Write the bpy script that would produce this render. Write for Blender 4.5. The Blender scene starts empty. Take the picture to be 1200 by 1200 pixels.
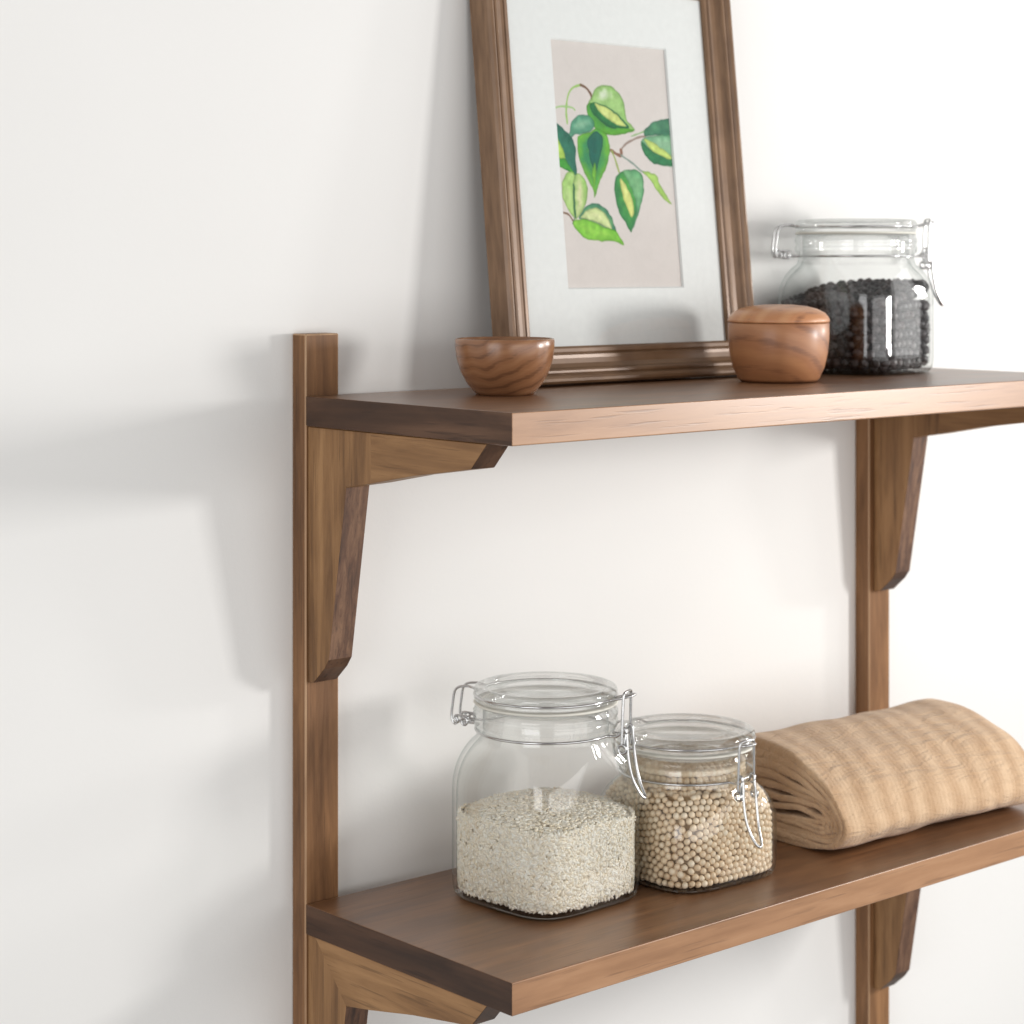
import bpy, bmesh, math, random
import numpy as np
from mathutils import Vector
random.seed(7)
rng = np.random.default_rng(11)
scene = bpy.context.scene
COL = scene.collection
R = math.radians

# ------------------------------------------------------------------ camera
cam_d = bpy.data.cameras.new('camera')
cam = bpy.data.objects.new('camera', cam_d); COL.objects.link(cam)
cam.location = (0.0, -1.2032, 1.593)
cam.rotation_euler = (R(90), 0, R(-41.5))
cam_d.sensor_width = 36.0
cam_d.lens = 74.94
cam_d.shift_y = -0.2458
cam_d.clip_start = 0.05
cam_d.clip_end = 60
cam_d.dof.use_dof = True
cam_d.dof.focus_distance = 1.40
cam_d.dof.aperture_fstop = 11.0
scene.camera = cam

# ------------------------------------------------------------------ light
world = bpy.data.worlds.new('World'); scene.world = world
world.use_nodes = True
bg = world.node_tree.nodes['Background']
bg.inputs['Color'].default_value = (1.0, 0.99, 0.975, 1)
bg.inputs['Strength'].default_value = 0.33

def area(name, loc, target, sx, sy, power, col):
    d = bpy.data.lights.new(name, 'AREA'); d.shape = 'RECTANGLE'
    d.size = sx; d.size_y = sy; d.energy = power; d.color = col
    o = bpy.data.objects.new(name, d); COL.objects.link(o)
    o.location = loc
    o.rotation_euler = (Vector(target) - Vector(loc)).to_track_quat('-Z', 'Y').to_euler()
    return o
area('window_light', (1.98, -0.95, 1.56), (-0.3, 0.0, 1.48), 0.18, 0.18, 8.1, (1.0, 0.98, 0.955))
area('front_fill_light', (1.2, -3.1, 1.32), (1.0, 0.0, 1.45), 3.8, 1.5, 36.0, (1.0, 0.99, 0.98))  # broad fill added in front to brighten the front faces
area('far_window_light', (3.2, -1.15, 1.95), (1.0, 0.0, 1.40), 0.7, 1.2, 7.0, (1.0, 0.99, 0.975))
area('side_window_light', (3.6, -0.82, 1.72), (0.9, 0.0, 1.50), 0.22, 0.22, 13.0, (1.0, 0.985, 0.96))
area('left_fill_light', (-1.6, -1.25, 1.50), (0.95, 0.0, 1.45), 1.4, 1.5, 22.0, (0.99, 0.995, 1.0))  # fill added from the left to lift the shade beside frame and post

scene.view_settings.view_transform = 'Standard'
scene.view_settings.look = 'None'
scene.view_settings.gamma = 1.0
scene.view_settings.use_curve_mapping = False
scene.view_settings.exposure = 0.05
cy = scene.cycles
cy.max_bounces = 16; cy.transparent_max_bounces = 24; cy.transmission_bounces = 12
cy.glossy_bounces = 6; cy.diffuse_bounces = 4
cy.caustics_reflective = False; cy.caustics_refractive = True
cy.sample_clamp_indirect = 3.0
cy.use_denoising = True

# ------------------------------------------------------------------ helpers
def tag(o, label=None, cat=None, group=None, kind=None):
    if label: o['label'] = label
    if cat: o['category'] = cat
    if group: o['group'] = group
    if kind: o['kind'] = kind
    return o
def empty(name, loc, rot=(0, 0, 0)):
    o = bpy.data.objects.new(name, None); COL.objects.link(o)
    o.location = loc; o.rotation_euler = rot; o.empty_display_size = 0.02
    return o
def link(name, me, mat, parent=None, smooth=True):
    o = bpy.data.objects.new(name, me); COL.objects.link(o)
    if mat:
        for m in (mat if isinstance(mat, (list, tuple)) else [mat]): me.materials.append(m)
    if parent: o.parent = parent
    if smooth: me.polygons.foreach_set('use_smooth', [True] * len(me.polygons))
    me.update()
    return o
def mesh(name, vs, fs):
    me = bpy.data.meshes.new(name); me.from_pydata([tuple(map(float, v)) for v in vs], [], [tuple(map(int, f)) for f in fs]); me.update()
    return me
def bevel(o, w, seg=2, ang=30):
    m = o.modifiers.new('b', 'BEVEL'); m.width = w; m.segments = seg; m.limit_method = 'ANGLE'; m.angle_limit = R(ang)
    m.harden_normals = True
    return o
def box_mesh(name, x0, x1, y0, y1, z0, z1):
    v = [(x, y, z) for x in (x0, x1) for y in (y0, y1) for z in (z0, z1)]
    f = [(0, 1, 3, 2), (4, 6, 7, 5), (0, 4, 5, 1), (2, 3, 7, 6), (0, 2, 6, 4), (1, 5, 7, 3)]
    return mesh(name, v, f)
def prism(name, prof, x0, x1):
    """profile of (y, z) extruded along x"""
    n = len(prof)
    v = [(x0, p[0], p[1]) for p in prof] + [(x1, p[0], p[1]) for p in prof]
    f = [tuple(range(n)), tuple(range(2 * n - 1, n - 1, -1))]
    f += [(i, i + n, (i + 1) % n + n, (i + 1) % n) for i in range(n)]
    me = mesh(name, v, f)
    bm = bmesh.new(); bm.from_mesh(me); bmesh.ops.recalc_face_normals(bm, faces=bm.faces); bm.to_mesh(me); bm.free()
    return me
def lathe(name, prof, seg=72, closed=False):
    """prof: (r, z); ends with r=0 are joined to one vertex"""
    v, f, rings = [], [], []
    for r_, z_ in prof:
        if r_ < 1e-6:
            rings.append([len(v)] * seg); v.append((0, 0, z_))
        else:
            rings.append([len(v) + k for k in range(seg)])
            v += [(r_ * math.cos(2 * math.pi * k / seg), r_ * math.sin(2 * math.pi * k / seg), z_) for k in range(seg)]
    n = len(prof)
    for i in range(n if closed else n - 1):
        a, b = rings[i], rings[(i + 1) % n]
        for k in range(seg):
            q = [a[k], a[(k + 1) % seg], b[(k + 1) % seg], b[k]]
            q = [x for j, x in enumerate(q) if x not in q[:j]]
            if len(q) > 2: f.append(tuple(q))
    me = mesh(name, v, f)
    bm = bmesh.new(); bm.from_mesh(me); bmesh.ops.recalc_face_normals(bm, faces=bm.faces); bm.to_mesh(me); bm.free()
    return me
def smooth_line(pts, sub=6, closed=False):
    P = [np.array(p, float) for p in pts]; n = len(P); out = []
    for i in range(n if closed else n - 1):
        if closed: p0, p1, p2, p3 = P[i - 1], P[i], P[(i + 1) % n], P[(i + 2) % n]
        else: p0, p1, p2, p3 = P[max(i - 1, 0)], P[i], P[i + 1], P[min(i + 2, n - 1)]
        for k in range(sub):
            t = k / sub
            out.append(0.5 * ((2 * p1) + (-p0 + p2) * t + (2 * p0 - 5 * p1 + 4 * p2 - p3) * t * t + (-p0 + 3 * p1 - 3 * p2 + p3) * t ** 3))
    if not closed: out.append(P[-1])
    return out
def tubes(name, lines, rad, seg=8):
    """lines: list of (points, closed)"""
    V, F = [], []
    for pts, closed in lines:
        P = [np.array(p, float) for p in pts]; n = len(P)
        T = []
        for i in range(n):
            a = P[i - 1] if (i or closed) else P[0]; b = P[(i + 1) % n] if (i < n - 1 or closed) else P[-1]
            t = b - a; T.append(t / (np.linalg.norm(t) + 1e-12))
        ref = np.array([0, 0, 1.0]) if abs(T[0][2]) < .9 else np.array([1.0, 0, 0])
        N = ref - T[0] * (ref @ T[0]); N /= np.linalg.norm(N)
        base = len(V)
        for i in range(n):
            N = N - T[i] * (N @ T[i]); N /= np.linalg.norm(N); B = np.cross(T[i], N)
            for k in range(seg):
                a = 2 * math.pi * k / seg
                V.append(P[i] + rad * (math.cos(a) * N + math.sin(a) * B))
        for i in range(n if closed else n - 1):
            for k in range(seg):
                a = base + i * seg; b = base + ((i + 1) % n) * seg
                F.append((a + k, a + (k + 1) % seg, b + (k + 1) % seg, b + k))
        if not closed:
            F.append(tuple(base + k for k in range(seg))[::-1]); F.append(tuple(base + (n - 1) * seg + k for k in range(seg)))
    return mesh(name, V, F)
def ico(sub):
    bm = bmesh.new(); bmesh.ops.create_icosphere(bm, subdivisions=sub, radius=1.0)
    bm.verts.ensure_lookup_table()
    v = np.array([x.co[:] for x in bm.verts]); f = np.array([[q.index for q in x.verts] for x in bm.faces]); bm.free()
    return v, f
def scatter(name, base_v, base_f, pos, mats3):
    """one mesh of many small copies: pos (N,3), mats3 (N,3,3)"""
    N = len(pos); nv = len(base_v)
    V = np.einsum('nij,vj->nvi', mats3, base_v) + pos[:, None, :]
    F = (base_f[None] + (np.arange(N) * nv)[:, None, None]).reshape(-1, 3)
    me = bpy.data.meshes.new(name)
    me.vertices.add(N * nv); me.vertices.foreach_set('co', V.astype(np.float32).ravel())
    me.loops.add(F.size); me.loops.foreach_set('vertex_index', F.astype(np.int32).ravel())
    me.polygons.add(len(F)); me.polygons.foreach_set('loop_start', np.arange(0, F.size, 3, dtype=np.int32))
    me.update(calc_edges=True); me.validate()
    return me

# ------------------------------------------------------------------ materials
class NT:
    def __init__(s, name):
        s.m = bpy.data.materials.new(name); s.m.use_nodes = True; s.t = s.m.node_tree
        s.t.nodes.clear(); s.out = s.t.nodes.new('ShaderNodeOutputMaterial')
    def n(s, typ, **kw):
        nd = s.t.nodes.new(typ)
        for k, v in kw.items():
            if k.startswith('_'): setattr(nd, k[1:], v)
            else:
                key = k.replace('__', ' ')
                try: key = int(key[1:]) if key[0] == 'i' and key[1:].isdigit() else key
                except Exception: pass
                if hasattr(v, 'is_linked') or isinstance(v, bpy.types.NodeSocket): s.t.links.new(v, nd.inputs[key])
                else: nd.inputs[key].default_value = v
        return nd
    def l(s, a, b): s.t.links.new(a, b)
    def ramp(s, fac, stops, interp='LINEAR'):
        r_ = s.t.nodes.new('ShaderNodeValToRGB'); r_.color_ramp.interpolation = interp
        el = r_.color_ramp.elements
        while len(el) < len(stops): el.new(0.5)
        for e, (p, c) in zip(el, stops): e.position = p; e.color = (*c[:3], 1)
        s.l(fac, r_.inputs[0]); return r_.outputs[0]
    def coords(s, scale=(1, 1, 1), rot=(0, 0, 0), loc=(0, 0, 0)):
        tc = s.t.nodes.new('ShaderNodeTexCoord'); mp = s.t.nodes.new('ShaderNodeMapping')
        s.l(tc.outputs['Object'], mp.inputs['Vector'])
        mp.inputs['Scale'].default_value = scale; mp.inputs['Rotation'].default_value = rot; mp.inputs['Location'].default_value = loc
        return mp.outputs[0]
    def math(s, op, a, b=0.5):
        nd = s.t.nodes.new('ShaderNodeMath'); nd.operation = op
        for i, x in enumerate((a, b)):
            if isinstance(x, bpy.types.NodeSocket): s.l(x, nd.inputs[i])
            else: nd.inputs[i].default_value = x
        return nd.outputs[0]
    def mix(s, fac, a, b, blend='MIX'):
        nd = s.t.nodes.new('ShaderNodeMix'); nd.data_type = 'RGBA'; nd.blend_type = blend
        for key, x in ((0, fac), (6, a), (7, b)):
            if isinstance(x, bpy.types.NodeSocket): s.l(x, nd.inputs[key])
            else: nd.inputs[key].default_value = x if key == 0 else (*x[:3], 1)
        return nd.outputs[2]
    def pbr(s, col, rough=.5, bump=None, bstr=.2, bdist=.001, **kw):
        p = s.t.nodes.new('ShaderNodeBsdfPrincipled')
        for key, x in (('Base Color', col), ('Roughness', rough)):
            if isinstance(x, bpy.types.NodeSocket): s.l(x, p.inputs[key])
            else: p.inputs[key].default_value = (*x[:3], 1) if key == 'Base Color' else x
        for k, x in kw.items(): p.inputs[k.replace('_', ' ')].default_value = x
        if bump is not None:
            b = s.t.nodes.new('ShaderNodeBump'); b.inputs['Strength'].default_value = bstr; b.inputs['Distance'].default_value = bdist
            s.l(bump, b.inputs['Height']); s.l(b.outputs[0], p.inputs['Normal'])
        s.l(p.outputs[0], s.out.inputs[0]); return p

def wood(name, light, mid, dark, axis='x', fine=1.0, rough=.42, seed=0.0, coat=0.0, spec=.5, spread=1.0, endgrain=None):
    """grain runs along axis; long streaks, pores, broad colour patches"""
    m = NT(name)
    k = {'x': (1, 14, 14), 'y': (14, 1, 14), 'z': (14, 14, 1)}[axis]
    c = m.coords(scale=tuple(q * 7 * fine for q in k), loc=(seed, seed * 1.7, seed * .6))
    st = m.n('ShaderNodeTexNoise', Vector=c, Scale=1.0, Detail=6.0, Roughness=.62, Distortion=.5)
    c2 = m.coords(scale=tuple((q ** .6) * 5 for q in k), loc=(seed + 3, seed, 2.1))
    br = m.n('ShaderNodeTexNoise', Vector=c2, Scale=1.0, Detail=4.0, Roughness=.55, Distortion=1.2)
    c3 = m.coords(scale=tuple(q * 40 * fine if q > 1 else 18 for q in k), loc=(1.3, seed, seed))
    pore = m.n('ShaderNodeTexNoise', Vector=c3, Scale=1.0, Detail=2.0, Roughness=.5)
    v = m.math('ADD', m.math('MULTIPLY', st.outputs[0], .55), m.math('MULTIPLY', br.outputs[0], .45))
    w = .13 * spread
    col = m.ramp(v, [(.5 - w, dark), (.5, mid), (.5 + w, light)])
    pf = m.ramp(pore.outputs[0], [(.30, (1, 1, 1)), (.40, (0, 0, 0))])
    col = m.mix(m.math('MULTIPLY', pf, .45), col, tuple(q * .45 for q in dark))
    h = m.math('SUBTRACT', m.math('MULTIPLY', st.outputs[0], .4), pf)
    ro = m.math('ADD', m.math('MULTIPLY', st.outputs[0], .16), rough - .08)
    m.pbr(col, ro, bump=h, bstr=.12, bdist=.0006, Coat_Weight=coat, Coat_Roughness=.3, Specular_IOR_Level=spec)
    return m.m

W_L, W_M, W_D = (.30, .142, .062), (.205, .094, .041), (.130, .057, .025)
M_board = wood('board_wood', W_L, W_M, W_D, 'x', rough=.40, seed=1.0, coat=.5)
M_front = wood('board_front_wood', (.48, .265, .140), (.40, .208, .102), (.31, .155, .073), 'x', rough=.40, seed=6.0, coat=.5)  # paler tone than the board tops, used on the front faces
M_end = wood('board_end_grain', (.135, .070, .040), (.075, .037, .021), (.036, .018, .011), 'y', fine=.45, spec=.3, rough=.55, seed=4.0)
M_post = wood('post_wood', (.34, .175, .078), (.225, .110, .048), (.125, .058, .025), 'z', spec=.3, rough=.45, seed=7.0)
M_br_h = wood('bracket_wood', (.38, .210, .094), (.285, .150, .063), (.175, .086, .035), 'y', spec=.3, rough=.5, seed=9.0)
M_br_v = wood('bracket_wood_upright', (.38, .210, .094), (.265, .138, .058), (.14, .068, .028), 'z', spec=.3, rough=.5, seed=12.0)
M_rawend = wood('rough_cut_wood', (.22, .118, .066), (.118, .056, .031), (.04, .02, .012), 'z', fine=2.4, rough=.6, seed=5.0)

M_edge = wood('pale_edge_wood', (.52, .33, .19), (.42, .25, .135), (.26, .145, .075), 'z', rough=.5, seed=3.0)  # paler tone along the bevelled edges of the posts

def wall_mat():
    m = NT('wall_paint')
    c = m.coords(scale=(1, 1, 1))
    a = m.n('ShaderNodeTexNoise', Vector=c, Scale=160.0, Detail=6.0, Roughness=.7)
    b = m.n('ShaderNodeTexNoise', Vector=c, Scale=3.0, Detail=3.0, Roughness=.5)
    col = m.ramp(b.outputs[0], [(.3, (.815, .808, .79)), (.7, (.845, .838, .822))])
    h = m.math('ADD', a.outputs[0], m.math('MULTIPLY', b.outputs[0], 3.0))
    m.pbr(col, .75, bump=h, bstr=.22, bdist=.0008, Specular_IOR_Level=.25)
    return m.m
M_wall = wall_mat()

def bowl_wood(name, light, mid, dark, scale, rot, rough=.28, loc=(0, 0, 0), dist=3.0, spread=.5):
    m = NT(name)
    c = m.coords(scale=(1, 1, 1), rot=rot, loc=loc)
    nz = m.n('ShaderNodeTexNoise', Vector=c, Scale=26.0, Detail=3.0, Roughness=.5)
    wv = m.n('ShaderNodeTexWave', _wave_type='BANDS', _bands_direction='Z', Vector=c, Scale=scale, Distortion=dist, Detail=2.0, Detail__Scale=scale * .016, Detail__Roughness=.5)
    fi = m.n('ShaderNodeTexNoise', Vector=m.coords(scale=(70, 70, 1100), rot=(0, R(4), 0)), Scale=1.0, Detail=5.0, Roughness=.7)
    v = m.math('ADD', m.math('MULTIPLY', wv.outputs['Fac'], spread), m.math('MULTIPLY', nz.outputs[0], .55))
    v = m.math('ADD', v, m.math('MULTIPLY', m.math('SUBTRACT', fi.outputs[0], .15), .42))
    col = m.ramp(v, [(.28, light), (.62, mid), (.80, mid), (.93, dark)])
    m.pbr(col, rough, bump=fi.outputs[0], bstr=.10, bdist=.0005, Specular_IOR_Level=.5, Coat_Weight=.15, Coat_Roughness=.22)
    return m.m
M_bowl = bowl_wood('walnut_bowl_wood', (.36, .180, .085), (.275, .125, .058), (.170, .075, .036), 40.0, (R(18), R(12), R(20)), dist=7.0, spread=.42, rough=.26, loc=(.02, .07, .013))
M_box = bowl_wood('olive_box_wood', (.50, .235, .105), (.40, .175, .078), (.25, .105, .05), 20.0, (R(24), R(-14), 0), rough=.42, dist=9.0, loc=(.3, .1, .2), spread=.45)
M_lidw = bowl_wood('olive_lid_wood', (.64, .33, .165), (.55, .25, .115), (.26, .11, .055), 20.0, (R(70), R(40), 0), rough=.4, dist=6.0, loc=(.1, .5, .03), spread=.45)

def moulding_mat():
    m = NT('bronze_brown_moulding')
    c = m.coords(scale=(30, 200, 30))
    nz = m.n('ShaderNodeTexNoise', Vector=c, Scale=1.0, Detail=4.0)
    col = m.ramp(nz.outputs[0], [(.3, (.15, .080, .040)), (.7, (.26, .150, .080))])
    m.pbr(col, .36, bump=nz.outputs[0], bstr=.06, bdist=.0005, Metallic=.12, Specular_IOR_Level=.6)
    return m.m
M_mould = moulding_mat()
def plain(name, col, rough, **kw):
    m = NT(name); c = m.coords()
    nz = m.n('ShaderNodeTexNoise', Vector=c, Scale=180.0, Detail=3.0)
    cc = m.mix(nz.outputs[0], tuple(q * .94 for q in col), tuple(min(1, q * 1.05) for q in col))
    m.pbr(cc, rough, bump=nz.outputs[0], bstr=.05, bdist=.0004, **kw)
    return m.m
M_mat = plain('white_mat_board', (.86, .87, .865), .8, Specular_IOR_Level=.2)
M_back = plain('backing_board', (.05, .04, .035), .8)
M_steel = plain('steel_wire', (.62, .62, .62), .22, Metallic=1.0)
M_gasket = plain('pale_rubber', (.78, .76, .68), .45)
def print_mat():
    m = NT('watercolour_print')
    a = m.t.nodes.new('ShaderNodeVertexColor'); a.layer_name = 'ink'
    m.pbr(a.outputs[0], .75, Specular_IOR_Level=.2)
    return m.m
M_print = print_mat()

def glass_mat(name, tint=(.982, .989, .986), edge=(.72, .76, .75), real=.25, gloss=1.0, zones=None):
    """clear jar glass: lets light straight through, mirrors by Fresnel, darkens where seen edge-on;
    zones: (z, share) stops over the object's height for how much the thick parts bend the view"""
    m = NT(name)
    lw = m.n('ShaderNodeLayerWeight', Blend=.5)
    col = m.ramp(lw.outputs['Facing'], [(.0, (.994, .997, .995)), (.62, tint), (.92, edge), (1.0, tuple(q * .8 for q in edge))])
    tr = m.n('ShaderNodeBsdfTransparent', Color=col)
    gl = m.n('ShaderNodeBsdfGlass', Color=(.985, .995, .99, 1), Roughness=0.0, IOR=1.47)
    mx = m.n('ShaderNodeMixShader', Fac=real); m.l(tr.outputs[0], mx.inputs[1]); m.l(gl.outputs[0], mx.inputs[2])
    if zones:
        sp = m.n('ShaderNodeSeparateXYZ', Vector=m.coords())
        z = m.math('MULTIPLY', sp.outputs[2], 5.0)
        fz = m.ramp(z, [(q * 5.0, (w, w, w)) for q, w in zones]); m.l(fz, mx.inputs[0])
    go = m.n('ShaderNodeBsdfGlossy', Color=(1, 1, 1, 1), Roughness=.015)
    f = m.math('ADD', m.math('MULTIPLY', m.math('POWER', lw.outputs['Facing'], 5.0), .80 * gloss), .045 * gloss)
    m2 = m.n('ShaderNodeMixShader', Fac=f); m.l(mx.outputs[0], m2.inputs[1]); m.l(go.outputs[0], m2.inputs[2])
    m.l(m2.outputs[0], m.out.inputs[0])
    return m.m
def jar_glass_mat(zr): return glass_mat('clear_jar_glass', gloss=.78, zones=[(0, .40), (.0030, .40), (.0055, .0), (zr - .008, .0), (zr - .003, .22), (zr + .02, .22)])
M_lidglass = glass_mat('clear_lid_glass', real=.25, edge=(.82, .85, .84))
M_pane = glass_mat('picture_glass', tint=(.985, .99, .985), edge=(.9, .93, .92), real=0.0, gloss=.8)

def grain_mat(name, a, b, c_, rough=.5, sss=0.0, noise=0):
    m = NT(name)
    g = m.t.nodes.new('ShaderNodeNewGeometry')
    col = m.ramp(g.outputs['Random Per Island'], [(0, a), (.55, b), (1, c_)])
    nz = m.n('ShaderNodeTexNoise', Vector=m.coords(), Scale=900.0, Detail=2.0)
    p = m.pbr(col, rough, bump=nz.outputs[0], bstr=.15 + noise, bdist=.0004)
    if sss:
        p.inputs['Subsurface Weight'].default_value = sss; p.inputs['Subsurface Radius'].default_value = (1, .8, .6); p.inputs['Subsurface Scale'].default_value = .002
    return m.m
M_rice = grain_mat('rice_grain', (.92, .80, .62), (.96, .87, .72), (.98, .93, .82), .34, sss=.25)
M_bean = grain_mat('dried_bean', (.76, .58, .39), (.84, .67, .47), (.90, .77, .59), .42)
M_berry = grain_mat('dried_berry', (.012, .010, .012), (.030, .022, .024), (.060, .040, .040), .42, noise=.5)
M_bcore = plain('bean_core', (.56, .40, .24), .8)
M_rcore = plain('rice_core', (.90, .75, .54), .8)
M_kcore = plain('berry_core', (.012, .009, .009), .8)

def towel_mat():
    m = NT('tan_cotton')
    c = m.coords()
    w = m.n('ShaderNodeTexWave', _wave_type='BANDS', _bands_direction='X', Vector=m.coords(rot=(0, 0, R(14))), Scale=13.0, Distortion=4.0, Detail=1.0)
    f = m.n('ShaderNodeTexNoise', Vector=c, Scale=900.0, Detail=3.0, Roughness=.7)
    b = m.n('ShaderNodeTexNoise', Vector=c, Scale=60.0, Detail=3.0)
    rb = m.n('ShaderNodeTexWave', _wave_type='BANDS', _bands_direction='X', Vector=m.coords(rot=(0, 0, R(8))), Scale=70.0, Distortion=3.0, Detail=1.0)
    wr_ = m.n('ShaderNodeTexNoise', Vector=m.coords(scale=(30, 90, 90)), Scale=1.0, Detail=4.0, Distortion=1.5)
    v = m.math('ADD', m.math('MULTIPLY', w.outputs['Fac'], .38), m.math('ADD', m.math('MULTIPLY', f.outputs[0], .3), m.math('ADD', m.math('MULTIPLY', b.outputs[0], .4), m.math('MULTIPLY', rb.outputs['Fac'], .03))))
    col = m.ramp(v, [(.25, (.52, .33, .19)), (.9, (.76, .55, .36))])
    h = m.math('ADD', m.math('MULTIPLY', rb.outputs['Fac'], .18), m.math('ADD', m.math('MULTIPLY', f.outputs[0], .7), m.math('MULTIPLY', wr_.outputs[0], 3.5)))
    m.pbr(col, .95, bump=h, bstr=.7, bdist=.0014, Specular_IOR_Level=.1, Sheen_Weight=.25)
    return m.m
M_towel = towel_mat()

# ------------------------------------------------------------------ wall
wm = box_mesh('wall', -1.2, 4.5, 0.0, 0.12, 0.2, 2.9)
tag(link('wall', wm, M_wall, smooth=False), kind='structure')

# ------------------------------------------------------------------ wall shelf unit
XL, XR, T, PW = 0.8615, 1.4950, 0.0206, 0.0284
ZU, ZL = 1.500, 1.152
unit = tag(empty('wall_shelf', (XL, 0, .86)), 'brown wooden wall shelf with two boards on tapered brackets', 'shelf')
def local(o, loc):     # shift world-built mesh into the parent's frame
    o.data.transform(__import__('mathutils').Matrix.Translation(-Vector(loc))); return o
for x0 in (XL, XR - PW):
    me = box_mesh('post', x0, x0 + PW, -0.016, -0.0005, .86, 1.5425)
    o = bevel(local(link('post', me, [M_post, M_edge], unit, False), unit.location), .0011)
    o.modifiers['b'].material = 1
bprof0 = [(-.0162, -.0004), (-.2040, -.0004), (-.1885, -.0172), (-.1300, -.0258), (-.0845, -.0345), (-.0597, -.0385),
          (-.0400, -.1572), (-.0350, -.1640), (-.0228, -.1750), (-.0162, -.1758)]
for zt in (ZU, ZL):
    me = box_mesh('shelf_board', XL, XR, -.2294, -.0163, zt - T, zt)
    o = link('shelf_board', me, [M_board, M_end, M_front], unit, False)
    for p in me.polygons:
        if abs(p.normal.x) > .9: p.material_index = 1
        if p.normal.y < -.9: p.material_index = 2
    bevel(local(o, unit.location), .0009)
    for x0 in (XL + .0018, XR - PW + .0062):
        zb = zt - T
        me = prism('bracket', [(y, zb + z) for y, z in bprof0], x0, x0 + .0200)
        # split the side faces into the two glued pieces: upright grain and level grain
        bm = bmesh.new(); bm.from_mesh(me)
        if zt == ZU: pn, pp = Vector((0, 1, 0)), Vector((0, -.0868, 0))
        else: pn, pp = Vector((0, .06, -.042)).cross(Vector((1, 0, 0))), Vector((0, -.0245, zb))
        if zt == ZL:
            d = Vector((0, -.0597 + .0245, -.0385)); pn = d.cross(Vector((1, 0, 0)))
        bmesh.ops.bisect_plane(bm, geom=bm.verts[:] + bm.edges[:] + bm.faces[:], plane_co=pp, plane_no=pn)
        bm.to_mesh(me); bm.free()
        o = link('bracket', me, [M_br_v, M_br_h, M_rawend, M_end], unit, False)
        for p in me.polygons:
            c = p.center
            if abs(p.normal.x) > .9:
                side = (Vector((0, c.y, c.z)) - pp).dot(pn)
                if zt == ZU: p.material_index = 1 if c.y < -.0868 else (1 if c.z > zb - .030 and c.y < -.07 else 0)
                else: p.material_index = 1 if side * (Vector((0, -.15, zb - .01)) - pp).dot(pn) > 0 else 0
            elif p.normal.y < -.5 and c.z < zb - .04: p.material_index = 2 if c.z > zb - .158 else 3
            elif c.y < -.188: p.material_index = 3
            else: p.material_index = 1
        bevel(local(o, unit.location), .0007)

# ------------------------------------------------------------------ picture frame leaning on the wall
TH = R(6.0)
FX0, FX1, FS0, FS1 = 1.0450, 1.2560, .0290, .3045
MW = .0262
pic = tag(empty('picture_frame', (1.15, -.044, ZU), (-TH, 0, 0)), 'bronze brown picture frame with leaf watercolour leaning on the wall', 'picture frame')
def px(x): return x - 1.15
prof = [(.0, .004), (.0, -.0022), (.0016, -.0034), (.0040, -.0036), (.0050, -.0026), (.0062, -.0042), (.0085, -.0040), (.0120, -.0044), (.0150, -.0064),
        (.0160, -.0088), (.0172, -.0096), (.0186, -.0094), (.0196, -.0084), (.0210, -.0108), (.0228, -.0116), (.0246, -.0112), (.0262, -.0092), (.0262, .0098), (.0040, .0098)]
v, f = [], []
np_ = len(prof)
for d, h in prof:
    for (sx, sz) in ((0, 0), (1, 0), (1, 1), (0, 1)):
        x = (FX1 + d) if sx else (FX0 - d); s = (FS1 + d) if sz else (FS0 - d)
        if not sz: s = FS0 - d * (.0278 / MW)
        v.append((px(x), h, s))
for i in range(np_):
    for k in range(4):
        a, b = i * 4, ((i + 1) % np_) * 4
        f.append((a + k, a + (k + 1) % 4, b + (k + 1) % 4, b + k))
me = mesh('moulding', v, f)
bm = bmesh.new(); bm.from_mesh(me); bmesh.ops.recalc_face_normals(bm, faces=bm.faces); bm.to_mesh(me); bm.free()
link('moulding', me, M_mould, pic, False)
OX0, OX1, OS0, OS1 = 1.0887, 1.2130, .0718, .2627
# mat board with a bevelled opening
v, f = [], []
for (x0, x1, s0, s1, h) in ((FX0 - .003, FX1 + .003, FS0 - .003, FS1 + .003, 0.0), (OX0, OX1, OS0, OS1, 0.0), (OX0 + .0011, OX1 - .0011, OS0 + .0011, OS1 - .0011, .0014), (FX0 - .003, FX1 + .003, FS0 - .003, FS1 + .003, .0014)):
    v += [(px(x0), h, s0), (px(x1), h, s0), (px(x1), h, s1), (px(x0), h, s1)]
for i in range(4):
    for k in range(4):
        a, b = i * 4, ((i + 1) % 4) * 4
        f.append((a + k, a + (k + 1) % 4, b + (k + 1) % 4, b + k))
me = mesh('mat_board', v, f)
bm = bmesh.new(); bm.from_mesh(me); bmesh.ops.recalc_face_normals(bm, faces=bm.faces); bm.to_mesh(me); bm.free()
link('mat_board', me, M_mat, pic, False)
link('backing_board', box_mesh('backing_board', px(FX0 - .003), px(FX1 + .003), .0030, .0090, FS0 - .003, FS1 + .003), M_back, pic, False)
link('glass_pane', box_mesh('glass_pane', px(FX0 - .001), px(FX1 + .001), -.0016, -.0004, FS0 - .001, FS1 + .001), M_pane, pic, False)
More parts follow.
